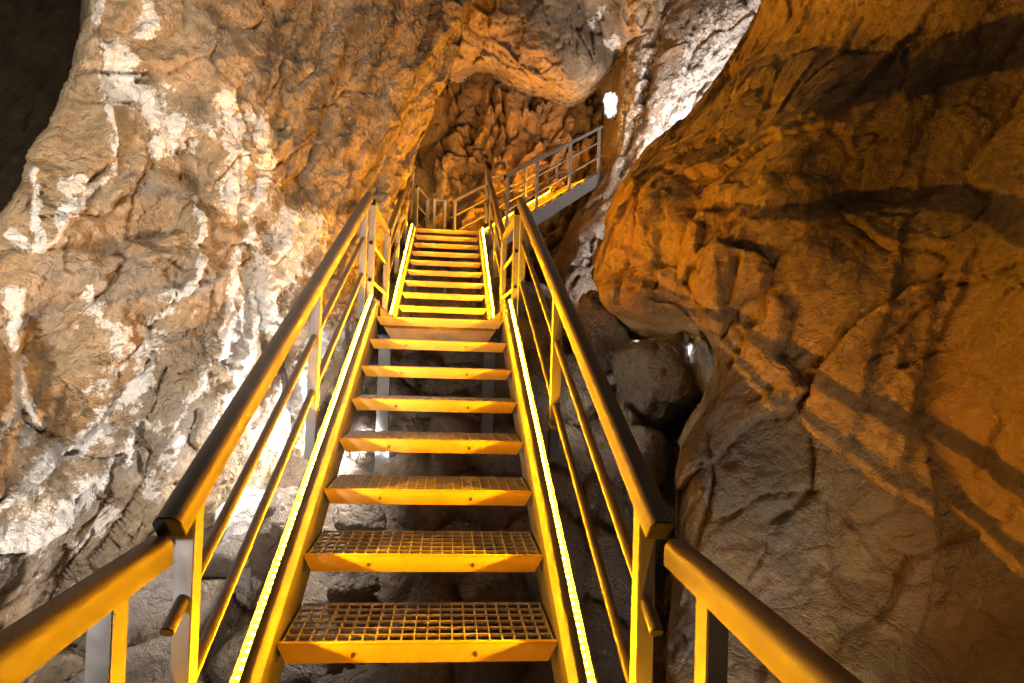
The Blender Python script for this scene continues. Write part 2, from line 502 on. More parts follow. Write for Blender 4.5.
LEFT_S = [
    (T_, [(5, 235), (48, 243), (85, 186), (119, 160), (112, 110), (104, 50)], 60, .11), (T_, [(207, 195), (200, 250), (185, 290), (167, 327)], 50, .10), (T_, [(10, 505), (90, 445), (150, 375), (160, 338)], 50, .10),
    (X_, [(263, 235)], 22, .20), (X_, [(312, 180)], 16, .16), (X_, [(200, 170)], 14, .16), (X_, [(150, 300), (160, 330)], 14, .12), (X_, [(285, 300)], 12, .12),
    (S_, [(330, 0), (268, 140)], 7, .95), (S_, [(362, 8), (302, 158)], 7, .95), (S_, [(402, 0), (338, 152)], 7, .95), (S_, [(440, 10), (384, 140)], 7, .95), (S_, [(380, 150), (350, 210)], 7, .95), (S_, [(300, 0), (262, 90)], 7, .95),
    (X_, [(346, 0), (282, 150)], 2.2, .07), (X_, [(384, 4), (318, 160)], 2.2, .07), (X_, [(424, 4), (366, 140)], 2.2, .06), (X_, [(452, 20), (400, 150)], 2.0, .05), (X_, [(316, 0), (275, 95)], 2.2, .06),
    (K, [(410, 30), (385, 95)], 5, .35), (K, [(370, 60), (340, 140)], 6, .35), (K, [(345, 20), (310, 110)], 5, .4),
    (K, [(108, 52), (118, 85), (125, 70)], 9, .9), (K, [(125, 62), (145, 85), (170, 110), (185, 135)], 16, .95), (K, [(165, 140), (178, 148)], 11, .9),
    (K, [(104, 50), (112, 110), (119, 160), (110, 173), (85, 186)], 4, .95), (Rg, [(104, 50), (112, 110), (119, 160), (110, 173), (85, 186)], 6, .10),
    (K, [(82, 190), (70, 215), (48, 243), (25, 243), (5, 235)], 6, .95), (Rg, [(82, 190), (70, 215), (48, 243), (25, 243), (5, 235)], 7, .08),
    (K, [(70, 178), (58, 225)], 7, .9), (K, [(36, 175), (33, 215), (38, 238)], 3, 1.0),
    (K, [(232, 100), (240, 150), (238, 208)], 11, .95), (K, [(262, 118), (272, 170), (256, 216)], 9, .9), (K, [(215, 125), (228, 140)], 8, .7), (K, [(255, 115), (275, 140)], 12, .6),
    (K, [(104, 0), (100, 18)], 6, .9), (K, [(150, 5), (148, 32)], 8, .8),
    (K, [(207, 195), (200, 250), (185, 290), (167, 327)], 4, .95), (Rg, [(207, 195), (200, 250), (185, 290), (167, 327)], 5, .09),
    (K, [(165, 295), (185, 290)], 6, .8),
    (K, [(262, 215), (245, 262), (232, 310), (222, 345)], 7, 1.0), (K, [(305, 228), (272, 285), (238, 345)], 18, 1.1), (K, [(285, 180), (262, 240)], 8, .6), (K, [(262, 300), (240, 390), (215, 430)], 11, .9),
    (K, [(90, 295), (105, 325), (128, 335), (118, 350)], 11, .75), (K, [(92, 285), (96, 300)], 5, .9),
    (K, [(14, 292), (20, 340), (26, 380), (14, 425)], 8, 1.05), (K, [(30, 400), (36, 430), (28, 450)], 8, 1.0),
    (K, [(160, 338), (150, 375), (125, 415), (90, 445), (45, 470), (10, 505)], 12, .95), (U, [(140, 345), (110, 390), (75, 425)], 18, .8), (K, [(135, 350), (100, 400), (70, 430)], 13, .55),
    (K, [(160, 350), (152, 385), (130, 415)], 5, 1.2),
    (K, [(150, 440), (110, 480), (60, 520), (10, 560)], 9, .95), (K, [(0, 540), (25, 545), (45, 520)], 18, .9), (K, [(118, 520), (85, 550)], 9, .9), (K, [(180, 440), (150, 500)], 6, .7),
    (K, [(330, 330), (290, 400), (260, 450)], 14, 1.0), (K, [(210, 360), (190, 400), (165, 440)], 5, .7),
    (G, [(60, 270), (120, 270), (200, 280)], 28, .8), (G, [(140, 180), (185, 190)], 16, .9), (G, [(150, 400), (200, 420), (100, 520)], 36, .8), (G, [(40, 300), (60, 330)], 18, .6), (G, [(210, 20), (205, 110)], 18, .6), (G, [(262, 60), (265, 110)], 20, .5), (G, [(240, 230), (220, 300)], 12, .5),
    (G, [(170, 350), (220, 350)], 30, .6), (G, [(0, 590), (80, 560)], 40, .7),
    (S_, [(200, 100), (210, 102)], 7, .7), (S_, [(213, 8), (222, 10)], 8, .7), (S_, [(290, 30), (290, 80)], 5, .6), (S_, [(358, 100), (370, 115)], 8, .8), (S_, [(310, 0), (290, 60)], 6, .4),
    (S_, [(300, 160), (322, 190)], 10, .7), (S_, [(345, 60), (320, 150)], 9, .45), (S_, [(372, 20), (350, 70)], 8, .4),
    (X_, [(192, 150), (204, 180), (210, 205)], 7, .28), (X_, [(205, 140), (215, 175)], 3, .12), (X_, [(45, 350)], 19, .22), (X_, [(118, 278)], 13, .10), (X_, [(48, 325), (60, 300)], 10, .08),
    (X_, [(176, 372), (160, 410), (148, 450), (146, 470)], 2.5, .16), (X_, [(192, 410), (188, 440), (196, 450)], 2.5, .1), (X_, [(246, 80), (245, 150), (246, 205)], 2.2, .10), (X_, [(292, 30), (290, 75)], 3, .10),
    (X_, [(150, 80), (170, 75), (178, 130)], 2.2, .07), (X_, [(130, 505), (80, 545)], 3, .1), (X_, [(305, 190), (303, 225)], 5, .15), (X_, [(260, 265), (240, 330)], 3, .1),
    (X_, [(350, 40), (330, 130), (315, 180)], 3, .08), (X_, [(400, 30), (370, 120), (345, 190)], 3, .06),
]
rock_wall('wall_left', (.74, -.62, -.1), LEFT, .55, .0135, R_LEFT, shape_left, LEFT_S, lim=(-4.2, 3), edge=HOLLOW)


# ---- hollow in the left wall
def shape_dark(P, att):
    att['stain_shade'][:] = 1  # darkens the whole face: shade of the deep hollow put into the colour
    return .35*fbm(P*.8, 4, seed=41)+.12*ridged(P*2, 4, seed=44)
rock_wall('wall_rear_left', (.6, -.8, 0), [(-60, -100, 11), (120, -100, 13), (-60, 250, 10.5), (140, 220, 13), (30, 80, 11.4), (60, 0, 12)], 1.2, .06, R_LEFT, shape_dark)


# ---- right wall
def shape_right(P, att):
    dr = (.35, -.35, .87)
    S = streaked(P, dr, 3.6)
    W = P+np.stack([fbm(P*1.1+i*9, 3, seed=170+i) for i in range(3)], -1)*.35
    a = .12*fbm(P*.8, 3, seed=101)+.07*(ridged(S*1.5, 5, .55, seed=102)-.6)
    t, e = facet(streaked(W, dr, 1.9)*1.5, seed=109)
    a += .19*t-.03*(1-sstep(0, .05, e))
    t, e = facet(streaked(W, dr, 1.6)*4.2, seed=129)
    a += .045*t-.010*(1-sstep(0, .08, e))
    a += .030*(ridged(streaked(P, dr, 2)*9, 4, .6, seed=145)-.6)+.013*fbm(P*24, 3, .6, seed=147)
    a += .026*fbm(P*6, 5, .66, seed=112)+.020*(ridged(S*6, 4, .6, seed=135)-.6)
    return a


RIGHT = [
    (1024, 0, 2.8), (1024, 170, 2.7), (1024, 340, 2.25), (1024, 500, 2.13), (1024, 683, 2.02), (1130, 0, 2.5), (1130, 340, 1.8), (1130, 683, 1.7),
    (900, 100, 3.1), (950, 200, 2.9), (900, 300, 2.75), (900, 400, 2.55), (860, 330, 2.77), (890, 500, 2.45), (950, 560, 2.27), (850, 600, 2.38), (850, 683, 2.15), (960, 420, 2.35),
    (800, 260, 3.15), (760, 350, 3.15), (740, 260, 3.4), (735, 330, 3.4), (800, 420, 2.8), (760, 450, 2.85), (810, 520, 2.6), (760, 560, 2.6), (760, 640, 2.4),
    (830, 190, 3.25), (800, 190, 3.2), (770, 180, 3.3), (880, 60, 3.35), (830, 110, 3.3), (800, 130, 3.35),
    (610, 306, 4.85), (640, 310, 4.55), (700, 310, 3.75), (690, 200, 3.95), (650, 240, 4.35), (640, 280, 4.5), (612, 280, 4.8), (612, 245, 4.9), (632, 190, 4.9), (655, 165, 4.8), (695, 130, 4.7), (740, 75, 4.5), (785, 10, 4.4), (850, 0, 3.7),
    (750, 140, 4.0), (800, 60, 3.9), (690, 270, 3.8),
    (725, 400, 3.2), (700, 470, 3.0), (690, 520, 2.85), (690, 600, 2.6), (680, 670, 2.4), (720, 520, 2.75), (720, 620, 2.5),
    # behind the left-hand edges
    (604, 300, 5.9), (604, 245, 6.0), (622, 183, 6.1), (648, 157, 6.0), (688, 120, 5.9), (732, 66, 5.8), (776, 0, 5.7),
    (598, 300, 7.2), (614, 178, 7.4), (682, 112, 7.2), (728, 58, 7.2),
    # under the hanging lip
    (625, 324, 5.5), (660, 328, 5.1), (700, 336, 4.7), (712, 352, 4.5), (640, 335, 6.6), (690, 350, 6.2), (660, 380, 6.6), (705, 392, 4.6), (682, 430, 4.2), (690, 410, 5.8),
    (676, 470, 3.7), (676, 530, 3.5), (670, 600, 3.3), (660, 670, 3.2), (655, 470, 5.5), (650, 560, 5.0), (640, 660, 4.6),
    (820, -140, 3.7), (960, -140, 2.9), (1100, -140, 2.6), (900, 780, 2.1), (740, 780, 2.1),
]
RIGHT_S = [
    (T_, [(834, 560), (829, 505), (838, 455), (862, 405), (880, 340), (888, 315), (900, 262)], 90, .07),
    (T_, [(946, 322), (963, 280)], 40, .06), (T_, [(908, 445), (926, 360)], 60, .06), (T_, [(922, 625), (942, 540), (931, 475)], 70, .10), (X_, [(1024, 25), (960, 115)], 2.5, .06),
    (X_, [(735, 255), (730, 300), (724, 340)], 4, .12), (T_, [(745, 195), (795, 165), (850, 100), (890, 55)], 80, .10), (X_, [(1000, 440), (985, 470)], 6, .07),
    (T_, [(735, 235), (720, 262), (728, 330)], 30, -.05),
    (X_, [(770, 520), (815, 490)], 4, .10), (X_, [(690, 205), (720, 208)], 8, .10),
    (X_, [(640, 190), (620, 300)], 3, .07), (X_, [(668, 200), (648, 305)], 3, .07),
    (X_, [(700, 400), (712, 480), (700, 560)], 3, .1), (X_, [(765, 540), (740, 600)], 3, .08),
    (G, [(705, 400), (720, 520), (700, 640)], 40, 1.0), (G, [(750, 450), (790, 540), (770, 640)], 45, .95), (G, [(690, 330), (715, 345)], 12, .8), (G, [(740, 120), (800, 60)], 35, .5),
    (S_, [(850, 200), (900, 150), (980, 60)], 80, 1.0), (S_, [(1000, 150), (960, 230)], 50, .7), (S_, [(800, 190), (850, 110), (890, 60)], 14, .4), (S_, [(1000, 250), (940, 210)], 50, .6), (S_, [(850, 640), (930, 660), (1020, 620)], 50, .6), (S_, [(1000, 300), (1024, 400)], 30, .4),  # upper right strokes paint in shade where the strip light is blocked
    (U, [(620, 200), (640, 300)], 30, .7), (U, [(700, 180), (690, 300)], 40, .5), (U, [(780, 300), (820, 400)], 60, .6), (U, [(930, 350), (1000, 500)], 80, .6), (U, [(900, 540), (960, 620)], 70, .8),  # last stroke paints amber bounce light onto the lower right rock
]
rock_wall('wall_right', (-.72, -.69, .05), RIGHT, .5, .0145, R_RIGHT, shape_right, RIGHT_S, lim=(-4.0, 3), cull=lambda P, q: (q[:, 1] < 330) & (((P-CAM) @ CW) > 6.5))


# ---- pale wall behind the hanging rock
def shape_far(P, att):
    dr = (.45, .3, .85)
    S = streaked(P, dr, 4)
    W = P+np.stack([fbm(P*1.1+i*9, 3, seed=270+i) for i in range(3)], -1)*.35
    t, e = facet(streaked(W, dr, 2.2)*1.3, seed=209)
    a = .2*fbm(P*.7, 3, seed=201)+.2*(ridged(S*1.1, 5, .55, seed=202)-.6)+.16*t-.05*(1-sstep(0, .08, e))+.06*fbm(P*4, 5, .66, seed=207)
    return a+np.clip(att['calcite'], 0, 1)*.08*(ridged(P*5, 4, .6, seed=210)-.5)


FAR = [
    (790, -10, 7.6), (760, 20, 8.0), (700, 60, 8.5), (720, -20, 8.4), (660, 20, 8.9), (650, 100, 8.9), (625, 110, 9.4), (640, 150, 9.1), (690, 120, 8.5), (612, 170, 9.6), (605, 200, 9.2), (640, 190, 8.8),
    (585, 230, 8.8), (580, 280, 8.2), (575, 330, 7.6), (600, 330, 7.6), (600, 250, 8.6), (640, 260, 8.4), (560, 370, 6.8), (620, 380, 7.0), (660, 340, 7.6), (690, 360, 7.6), (650, 420, 6.6), (700, 250, 8.4),
    (628, 60, 9.4), (618, 92, 10), (614, 130, 10.2), (600, 180, 10.6), (572, 232, 9.8), (562, 280, 9.0), (548, 330, 8.4),
    (612, 60, 10.9), (606, 95, 11.4), (600, 130, 11.6), (585, 180, 12), (560, 235, 11.3), (545, 280, 10.4), (530, 330, 9.8),
    (800, 200, 7.6), (760, -140, 7.8), (640, -140, 9),
]
FAR_S = [
    (K, [(640, 60), (620, 150)], 10, .5), (K, [(760, 5), (730, 50), (700, 100), (660, 150)], 18, .95), (K, [(735, 0), (700, 40), (680, 100)], 14, .7), (K, [(690, 60), (660, 120), (640, 170)], 10, .7), (K, [(720, 60), (712, 85)], 12, 1.2),
    (K, [(605, 210), (602, 255), (600, 275)], 6, .95), (K, [(590, 245), (580, 265)], 8, .7), (K, [(640, 10), (625, 35)], 5, .9), (K, [(612, 45), (625, 50)], 6, .9),
    (S_, [(700, 10), (720, 5)], 12, .8), (S_, [(660, 30), (640, 100), (635, 150)], 7, .4), (S_, [(690, 110), (640, 165)], 5, .5), (K, [(650, 40), (632, 110), (622, 170)], 14, .6),
    (X_, [(655, 30), (640, 110), (620, 170)], 5, .3), (X_, [(715, 50), (690, 110)], 3, .15), (X_, [(590, 240), (585, 330)], 5, .3),
]
rock_wall('wall_far_right', (-.55, -.83, 0), FAR, .4, .035, R_FAR, shape_far, FAR_S, lim=(-6, 4), cull=lambda P, q: np.hypot((q[:, 0]-611)/6.5, (q[:, 1]-105)/13)+.7*fbm(P*5, 3, .6, seed=70) < 1.0)


# ---- back wall of the chamber: amber flowstone folds
def shape_back(P, att):
    d = np.array([.38, 0, .92])
    W = P+np.stack([fbm(P*.7+i*9, 4, .55, seed=370+i) for i in range(3)], -1)*.6
    S = streaked(W, d, 5)
    t, e = facet(streaked(W, d, 4.0)*2.1, seed=309)
    f1, f2, cid = worley(streaked(W, d, 4.5)*1.9, seed=329)
    t2, e2 = facet(streaked(W, d, 2.0)*3.2, seed=339)
    return .35*fbm(P*.5, 2, seed=302)+.5*t-.34*(1-sstep(0, .16, e))+.42*(.6-f1)+.34*(ridged(S*1.6, 5, .6, seed=301)-.5)+.08*t2+.09*fbm(P*4, 5, .66, seed=312)


def hole(P, q):
    d = np.hypot((q[:, 0]-611)/6.5, (q[:, 1]-105)/13)+.7*fbm(P*5, 3, .6, seed=70)
    return d < 1.0


BACK = [(380, 60, 10), (380, 220, 9.8), (440, 100, 10.4), (500, 120, 10.8), (560, 100, 11.2), (600, 130, 11.4), (640, 150, 11.8), (470, 190, 10.0), (540, 180, 10.8), (430, 300, 9.4), (520, 280, 10), (600, 280, 10.6),
        (480, 40, 11.0), (600, 40, 11.6), (420, 0, 10.5), (640, 0, 12), (430, 420, 8.8), (620, 400, 9.4), (330, 250, 9.5), (330, 0, 10.4)]
BACK_S = [(X_, [(478, 105), (470, 140)], 5, .5), (X_, [(545, 135), (545, 150)], 6, .6), (S_, [(430, 90), (500, 75)], 26, .9), (S_, [(420, 150), (470, 100)], 20, .6), (S_, [(570, 60), (590, 110)], 22, .7), (S_, [(565, 110), (580, 130)], 12, .8),
          (U, [(500, 120), (540, 170)], 40, .8), (U, [(560, 120), (540, 150)], 20, .8)]
rock_wall('wall_back', (-.1, -.98, .1), BACK, .3, .04, R_BACK, shape_back, BACK_S, cull=hole, lim=(-3, 3))


# ---- ceiling mass hanging in front of the back wall
def shape_ceiling(P, att):
    W = P+np.stack([fbm(P*.9+i*9, 3, seed=470+i) for i in range(3)], -1)*.4
    t, e = facet(W*1.7, seed=409)
    t2, e2 = facet(W*4.3, seed=419)
    return .25*fbm(P*.6, 3, seed=401)+.24*t-.06*(1-sstep(0, .08, e))+.10*t2-.03*(1-sstep(0, .1, e2))+.1*(ridged(P*1.8, 5, .6, seed=402)-.5)+.06*fbm(P*4, 5, .66, seed=405)


CEIL = [(450, 0, 8.2), (520, 20, 8.0), (520, 60, 8.4), (560, 50, 8.3), (570, 80, 8.8), (500, 50, 8.5), (455, 75, 9.8), (530, 85, 9.6), (580, 95, 9.9), (600, 75, 9.6), (610, 60, 9.8), (590, 20, 9.4), (580, -10, 8.8), (620, 10, 9.0), (640, 20, 8.8), (610, 40, 9.6), (660, -20, 8.8),
        (480, 78, 11.2), (540, 98, 11.4), (600, 88, 11.6), (440, 90, 11.4), (420, 40, 9.6), (520, -140, 7.4), (640, -140, 8.0), (400, -140, 8.0), (560, 125, 13), (460, 105, 13)]
CEIL_S = [(S_, [(570, 20), (590, 40), (610, 60), (575, 5)], 14, .9), (G, [(520, 30), (500, 20)], 40, .4), (K, [(592, 25), (598, 10)], 4, .8), (K, [(608, 42), (622, 48)], 5, .9), (U, [(480, 20), (540, 60)], 20, .4)]
rock_wall('ceiling', (-.15, -.78, -.6), CEIL, .4, .022, R_CEIL, shape_ceiling, CEIL_S, lim=(-4, 3), cull=hole)


# ---- daylit rock outside the small opening
def shape_out(P, att):
    att['calcite'][:] = .9
    return .25*fbm(P*1.5, 4, seed=501)
rock_wall('wall_outer', (-.3, -.9, .2), [(560, 60, 14.5), (660, 60, 14.5), (660, 150, 14.5), (560, 150, 14.5)], .3, .08, R_FAR, shape_out)


# ---- rubble floor under the stairs
def shape_floor(P, att):
    f1, f2, cid = worley(P*np.array([[2.2, 2.2, 1.2]])+fbm(P*1.5, 2, seed=603)[:, None]*.3, seed=609)
    att['grey'][:] = sstep(.3, .7, cid)
    att['calcite'][:] = .25*sstep(.6, .9, cid)
    return .22*fbm(P*.8, 3, seed=601)+.26*(.6-f1)+.12*(cid-.5)-.05*(1-sstep(0, .12, f2-f1))+.03*fbm(P*6, 4, .6, seed=612)


FLOOR = [('w', x, y, .60*y-1.22+(.6 if x < -2 else 0)-(.55 if x > 2 else 0)-(.2 if x == 1.3 else 0)) for x in (-2.6, -1.3, 0, 1.3, 2.6) for y in (-1.2, 0, 1.5, 3, 4.5, 6)] + \
        [('w', x, y, 2.0+.1*(y-6)-(.5 if x > 2 else 0)) for x in (-2.6, 0, 2.6) for y in (8, 10)]
rock_wall('floor', (0, -.5, .86), FLOOR, .2, .03, R_GREY, shape_floor, up=(0, 1, .6))


# ------------------------------------------------------------------ stairs
def slope_axes(d):
    d = np.array(d, float); d /= np.linalg.norm(d)
    side = np.cross(d, [0, 0, 1.0]); side /= np.linalg.norm(side)
    return d, side, np.cross(side, d)


class Frame:
    """local stair frame: x right, y along the climb (horizontal), z up"""
    def __init__(self, o, yaw=0.0):
        self.o = np.array(o, float)
        c, s = math.cos(yaw), math.sin(yaw)
        self.x = np.array([c, s, 0.0]); self.y = np.array([-s, c, 0.0]); self.z = np.array([0, 0, 1.0])

    def __call__(self, a, b, c): return self.o+self.x*a+self.y*b+self.z*c


BAR = 20
def tread(fr, k, parent, w=1.0, dep=.27):
    """grating tread with a folded nosing plate, its two end plates and bolts"""
    y, z = k*RUN, k*RISE
    g = MB()
    ax = np.array([fr.x, fr.y, fr.z])
    n = 22
    for i in range(n):
        x = -w/2+.012+(w-.024)*i/(n-1)
        g.box(fr(x, y+dep/2+.004, z-.014), (.0045, dep-.008, .026), ax)
    for j in range(7):
        yy = y+.012+(dep-.016)*j/6
        g.box(fr(0, yy, z-.006), (w-.02, .0055, .010), ax)
    t = g.build('tread', MAT['galv'], parent)
    q = MB()
    h, ch, th = .066, .034, .006
    pr = [(-w/2, z), (w/2, z), (w/2-.004, z-.012), (w/2-ch, z-h), (-w/2+ch, z-h), (-w/2+.004, z-.012)]
    vs = [fr(a, y+e, b) for e in (-.004, th-.004) for a, b in pr]
    m = len(pr)
    q.add(vs, [tuple(range(m)), tuple(range(m, 2*m))[::-1]]+[(i, m+i, m+(i+1) % m, (i+1) % m) for i in range(m)])
    q.box(fr(0, y+.003, z+.001), (w, .014, .005), ax)
    q.box(fr(0, y+.014, z-h+.003), (w-2*ch, .03, .005), ax)
    q.build('nosing_plate', MAT['nose'], t)
    for s in (-1, 1):
        e = MB()
        e.box(fr(s*(w/2+.002), y+dep/2, z-.035), (.006, dep, .062), ax)
        e.build('end_plate', MAT['paint'], t)
    for s in (-.235, .2):
        b_ = MB()
        b_.tube(fr(s*w, y-.004, z-.037), fr(s*w, y-.011, z-.037), .0085, 6)
        b_.build('bolt', MAT['bolt'], t)
    return t


def stringer(fr, s, y0, y1, z0, z1, parent, name='stringer', hgt=.21, out=.085, top=.045, xin=.503):
    """channel stringer: web at the tread ends, flanges turned outwards"""
    p0, p1 = fr(s*xin, y0, z0+y0*M), fr(s*xin, y1, z1+y1*M)
    d, side, up = slope_axes(p1-p0)
    o = s
    t, fl = .007, .010
    prof = [(0, top-hgt), (o*out, top-hgt), (o*out, top-hgt+fl), (o*t, top-hgt+fl), (o*t, top-fl), (o*out, top-fl), (o*out, top), (0, top)]
    m = MB(); m.prism(p0, p1, prof, side, up)
    return m.build(name, MAT['stringer'], parent, bevel=0)


def strip(a, b, inward, label, mat):
    """aluminium angle with an amber light line on its inner face"""
    t = empty('light_strip', tuple(a), label, 'light strip')
    d, side, up = slope_axes(b-a)
    w = side if side @ inward > 0 else -side
    c, e = MB(), MB()
    c.prism(a, b, [(-.016, 0), (.010, 0), (.010, .004), (-.006, .005), (-.010, .016), (-.012, .021), (-.016, .021)], w, up)
    n = int(np.linalg.norm(b-a)/.026)
    for i in range(n):
        o = a+d*(.012+.026*i)
        e.prism(o, o+d*.009, [(.0062, .0045), (.0030, .0092), (.0012, .0098), (.0004, .0045)], w, up)
    c.build('channel', MAT['alu'], t)
    e.build('diode_row', mat, t)
    return t


def led(fr, pts, s, label, mat=None, x=.574):
    (a, b) = [fr(s*x, *p) for p in pts]
    return strip(a, b, -s*fr.x, label, mat or LED)


RW, RH = .072, .070
RAILPROF = [(-RW/2, -RH), (RW/2, -RH), (RW/2, -.022), (RW/2-.007, -.009), (RW/2-.018, 0), (-RW/2+.018, 0), (-RW/2+.007, -.009), (-RW/2, -.022)]


def railing(label, a, b, posts, mids=(.335, .665), group=None, post_bottom=None, post=(.052, .05), tube=.0185, mid_ext=(0, 0), rail_scale=1.0, capped=(True, True), mat=None, postmat=None, name='stair_railing'):
    """handrail from a to b (top centre line), posts at fractions, tubes below it"""
    a, b = np.array(a, float), np.array(b, float)
    d, side, up = slope_axes(b-a)
    L = np.linalg.norm(b-a)
    root = empty(name, (a[0], a[1], a[2]-.9), label, 'railing', group)
    m = MB()
    prof = [(x*rail_scale, y*rail_scale) for x, y in RAILPROF]
    m.prism(a, b, prof, side, up)
    m.build('handrail', mat or MAT['rail'], root, smooth=True, auto=math.radians(40))
    for k, (p, sgn) in enumerate(((a, -1), (b, 1))):
        if capped[k]:
            q = MB()
            q.prism(p, p+d*sgn*.006, [(x*1.0, y) for x, y in prof], side, up)
            q.build('end_cap', MAT['cap'], root)
    hd = np.array([d[0], d[1], 0.0]); hd /= np.linalg.norm(hd)
    for (f, dz) in posts:
        p = a+(b-a)*f
        q = MB()
        q.prism(p-np.array([0, 0, dz]), p-np.array([0, 0, RH*.6*rail_scale]), [(-post[0]/2, -post[1]/2), (post[0]/2, -post[1]/2), (post[0]/2, post[1]/2), (-post[0]/2, post[1]/2)], side, hd)
        q.build('post', postmat or MAT['paint'], root, bevel=.003)
    for h in mids:
        q = MB()
        m0 = a+(b-a)*mid_ext[0]-np.array([0, 0, h]); m1 = b-(b-a)*mid_ext[1]-np.array([0, 0, h])
        q.tube(m0, m1, tube)
        w = q.build('mid_rail', mat or MAT['rail'], root, smooth=True, auto=math.radians(40))
        if capped[0]:
            e = MB(); e.tube(m0-d*.004, m0, tube*.98); e.build('end_plug', MAT['cap'], w)
    return root


LOW = Frame((0, 0, 0))
NR = .875
# --- lower flight
st = empty('staircase', (0, 0, 0), 'lower staircase flight with open grating treads climbing from the bottom edge to the small platform', 'staircase')
for s in (-1, 1): stringer(LOW, s, -.75, 2.16, 0, 0, st)
for k in range(0, 7): tread(LOW, k, st)
YL0, YL1 = 7*RUN, 3.42
ZL = 7*RISE
# --- small platform between the flights
ld = empty('platform', (0, YL0, ZL), 'small metal platform joining the lower and upper stair flights', 'platform')
m = MB()
for i in range(22): m.box((-.49+.98*i/21, (YL0+YL1)/2+.1, ZL-.014), (.0045, YL1-YL0+.2, .026))
for j in range(36): m.box((0, YL0+.02+j*.044, ZL-.006), (.98, .0055, .010))
m.build('grating', MAT['galv'], ld)
m = MB()
pr = [(-.5, ZL), (.5, ZL), (.496, ZL-.012), (.466, ZL-.066), (-.466, ZL-.066), (-.496, ZL-.012)]
vs = [(a, YL0+e, b) for e in (-.004, .004) for a, b in pr]
m.add(vs, [tuple(range(6)), tuple(range(6, 12))[::-1]]+[(i, 6+i, 6+(i+1) % 6, (i+1) % 6) for i in range(6)])
m.build('nosing_plate', MAT['nose'], ld)
m = MB(); m.box((0, YL0+.85, ZL-.045), (.96, 1.3, .008)); m.build('underside_plate', MAT['paint'], ld)
m = MB()
pr = [(-.45, ZL-.02), (.45, ZL-.02), (.45, ZL-.075), (.36, ZL-.215), (-.36, ZL-.215), (-.45, ZL-.075)]
vs = [(a, YL0+e, b) for e in (.05, .058) for a, b in pr]
m.add(vs, [tuple(range(6)), tuple(range(6, 12))[::-1]]+[(i, 6+i, 6+(i+1) % 6, (i+1) % 6) for i in range(6)])
m.build('gusset_plate', MAT['plate'], ld)
m = MB()
m.box((0, YL1+.1, ZL-.12), (1.0, .06, .16))
m.build('cross_beam', MAT['paint'], ld)
for s in (-1, 1):
    m = MB()
    m.prism((s*.503, YL0+.10, ZL), (s*.503, YL1+.16, ZL), [(0, -.14), (s*.085, -.14), (s*.085, -.13), (s*.007, -.13), (s*.007, .08), (s*.085, .08), (s*.085, .09), (0, .09)], (1, 0, 0), (0, 0, 1))
    m.build('side_channel', MAT['paint'], ld)

# --- upper flight
UPO = np.array([0, 7*RUN+1.63-RUN, ZL+.055])
UP = Frame(UPO)
us = empty('staircase', tuple(UPO), 'upper staircase flight with amber lit nosings, climbing from the small platform to the top landing', 'staircase')
for s in (-1, 1): stringer(UP, s, .1, 8.95*RUN, -.09, 0, us)
for k in range(1, 9): tread(UP, k, us)
YT0 = UPO[1]+9*RUN
ZT = UPO[2]+9*RISE

# --- top landing
tl = empty('platform', (0, YT0, ZT), 'top landing platform where the stairs turn right below the back rock face', 'platform')
m = MB(); m.box((.15, YT0+.75, ZT-.015), (1.3, 1.45, .03)); m.build('deck', MAT['galv'], tl)
m = MB(); m.box((0, YT0, ZT-.033), (1.0, .008, .066)); m.build('nosing_plate', MAT['nose'], tl)
m = MB(); m.box((.15, YT0+.75, ZT-.12), (1.25, 1.35, .18)); m.build('beam_frame', MAT['paint'], tl)

# --- side flight climbing to the right
D3 = np.array([2.098, 1.435, 0]); D3 /= np.linalg.norm(D3)
N3 = np.array([-D3[1], D3[0], 0])
YAW3 = math.atan2(-D3[0], D3[1])
SL3 = 1.675/math.hypot(2.098, 1.435)
W3 = 1.12
A3 = np.array([1.006, 6.517, 3.231])
ss = empty('staircase', tuple(A3-np.array([0, 0, .25])), 'side staircase flight with grey stringer climbing right towards the pale rock', 'staircase')
L3 = 2.62


def p3(s, n, z): return A3+D3*s+N3*n+np.array([0, 0, s*SL3+z])


for n_, nm in ((0, -1), (W3, 1)):
    m = MB()
    m.add([p3(s, n_+e, z) for e in (0, .06*nm) for s, z in ((-.25, -.28), (L3, -.28), (L3, 0), (-.25, 0))],
          [(0, 1, 2, 3), (7, 6, 5, 4), (0, 4, 5, 1), (1, 5, 6, 2), (2, 6, 7, 3), (3, 7, 4, 0)])
    m.build('stringer', MAT['paint'], ss)
ax3 = np.array([D3, N3, [0, 0, 1.0]])
for k in range(9):
    s = .15+k*.28
    c = p3(s, W3/2, -.07)
    g = MB()
    for i in range(7): g.box(c+D3*(-.11+.22*i/6), (.005, W3-.03, .024), ax3)
    for i in range(18): g.box(c+N3*(-W3/2+.03+(W3-.06)*i/17), (.24, .005, .02), ax3)
    t = g.build('tread', MAT['galv'], ss)
    q = MB(); q.box(c-D3*.125+np.array([0, 0, -.02]), (.006, W3-.03, .06), ax3); q.build('nosing_plate', MAT['nose'], t)


def led3(n_, inward, label):
    strip(p3(-.2, n_, .005), p3(L3-.05, n_, .005), inward, label, LED_FAR)


led3(.05, N3, 'amber light strip on the near grey stringer of the side flight')
led3(W3-.05, -N3, 'amber light strip along the far stringer of the side flight')

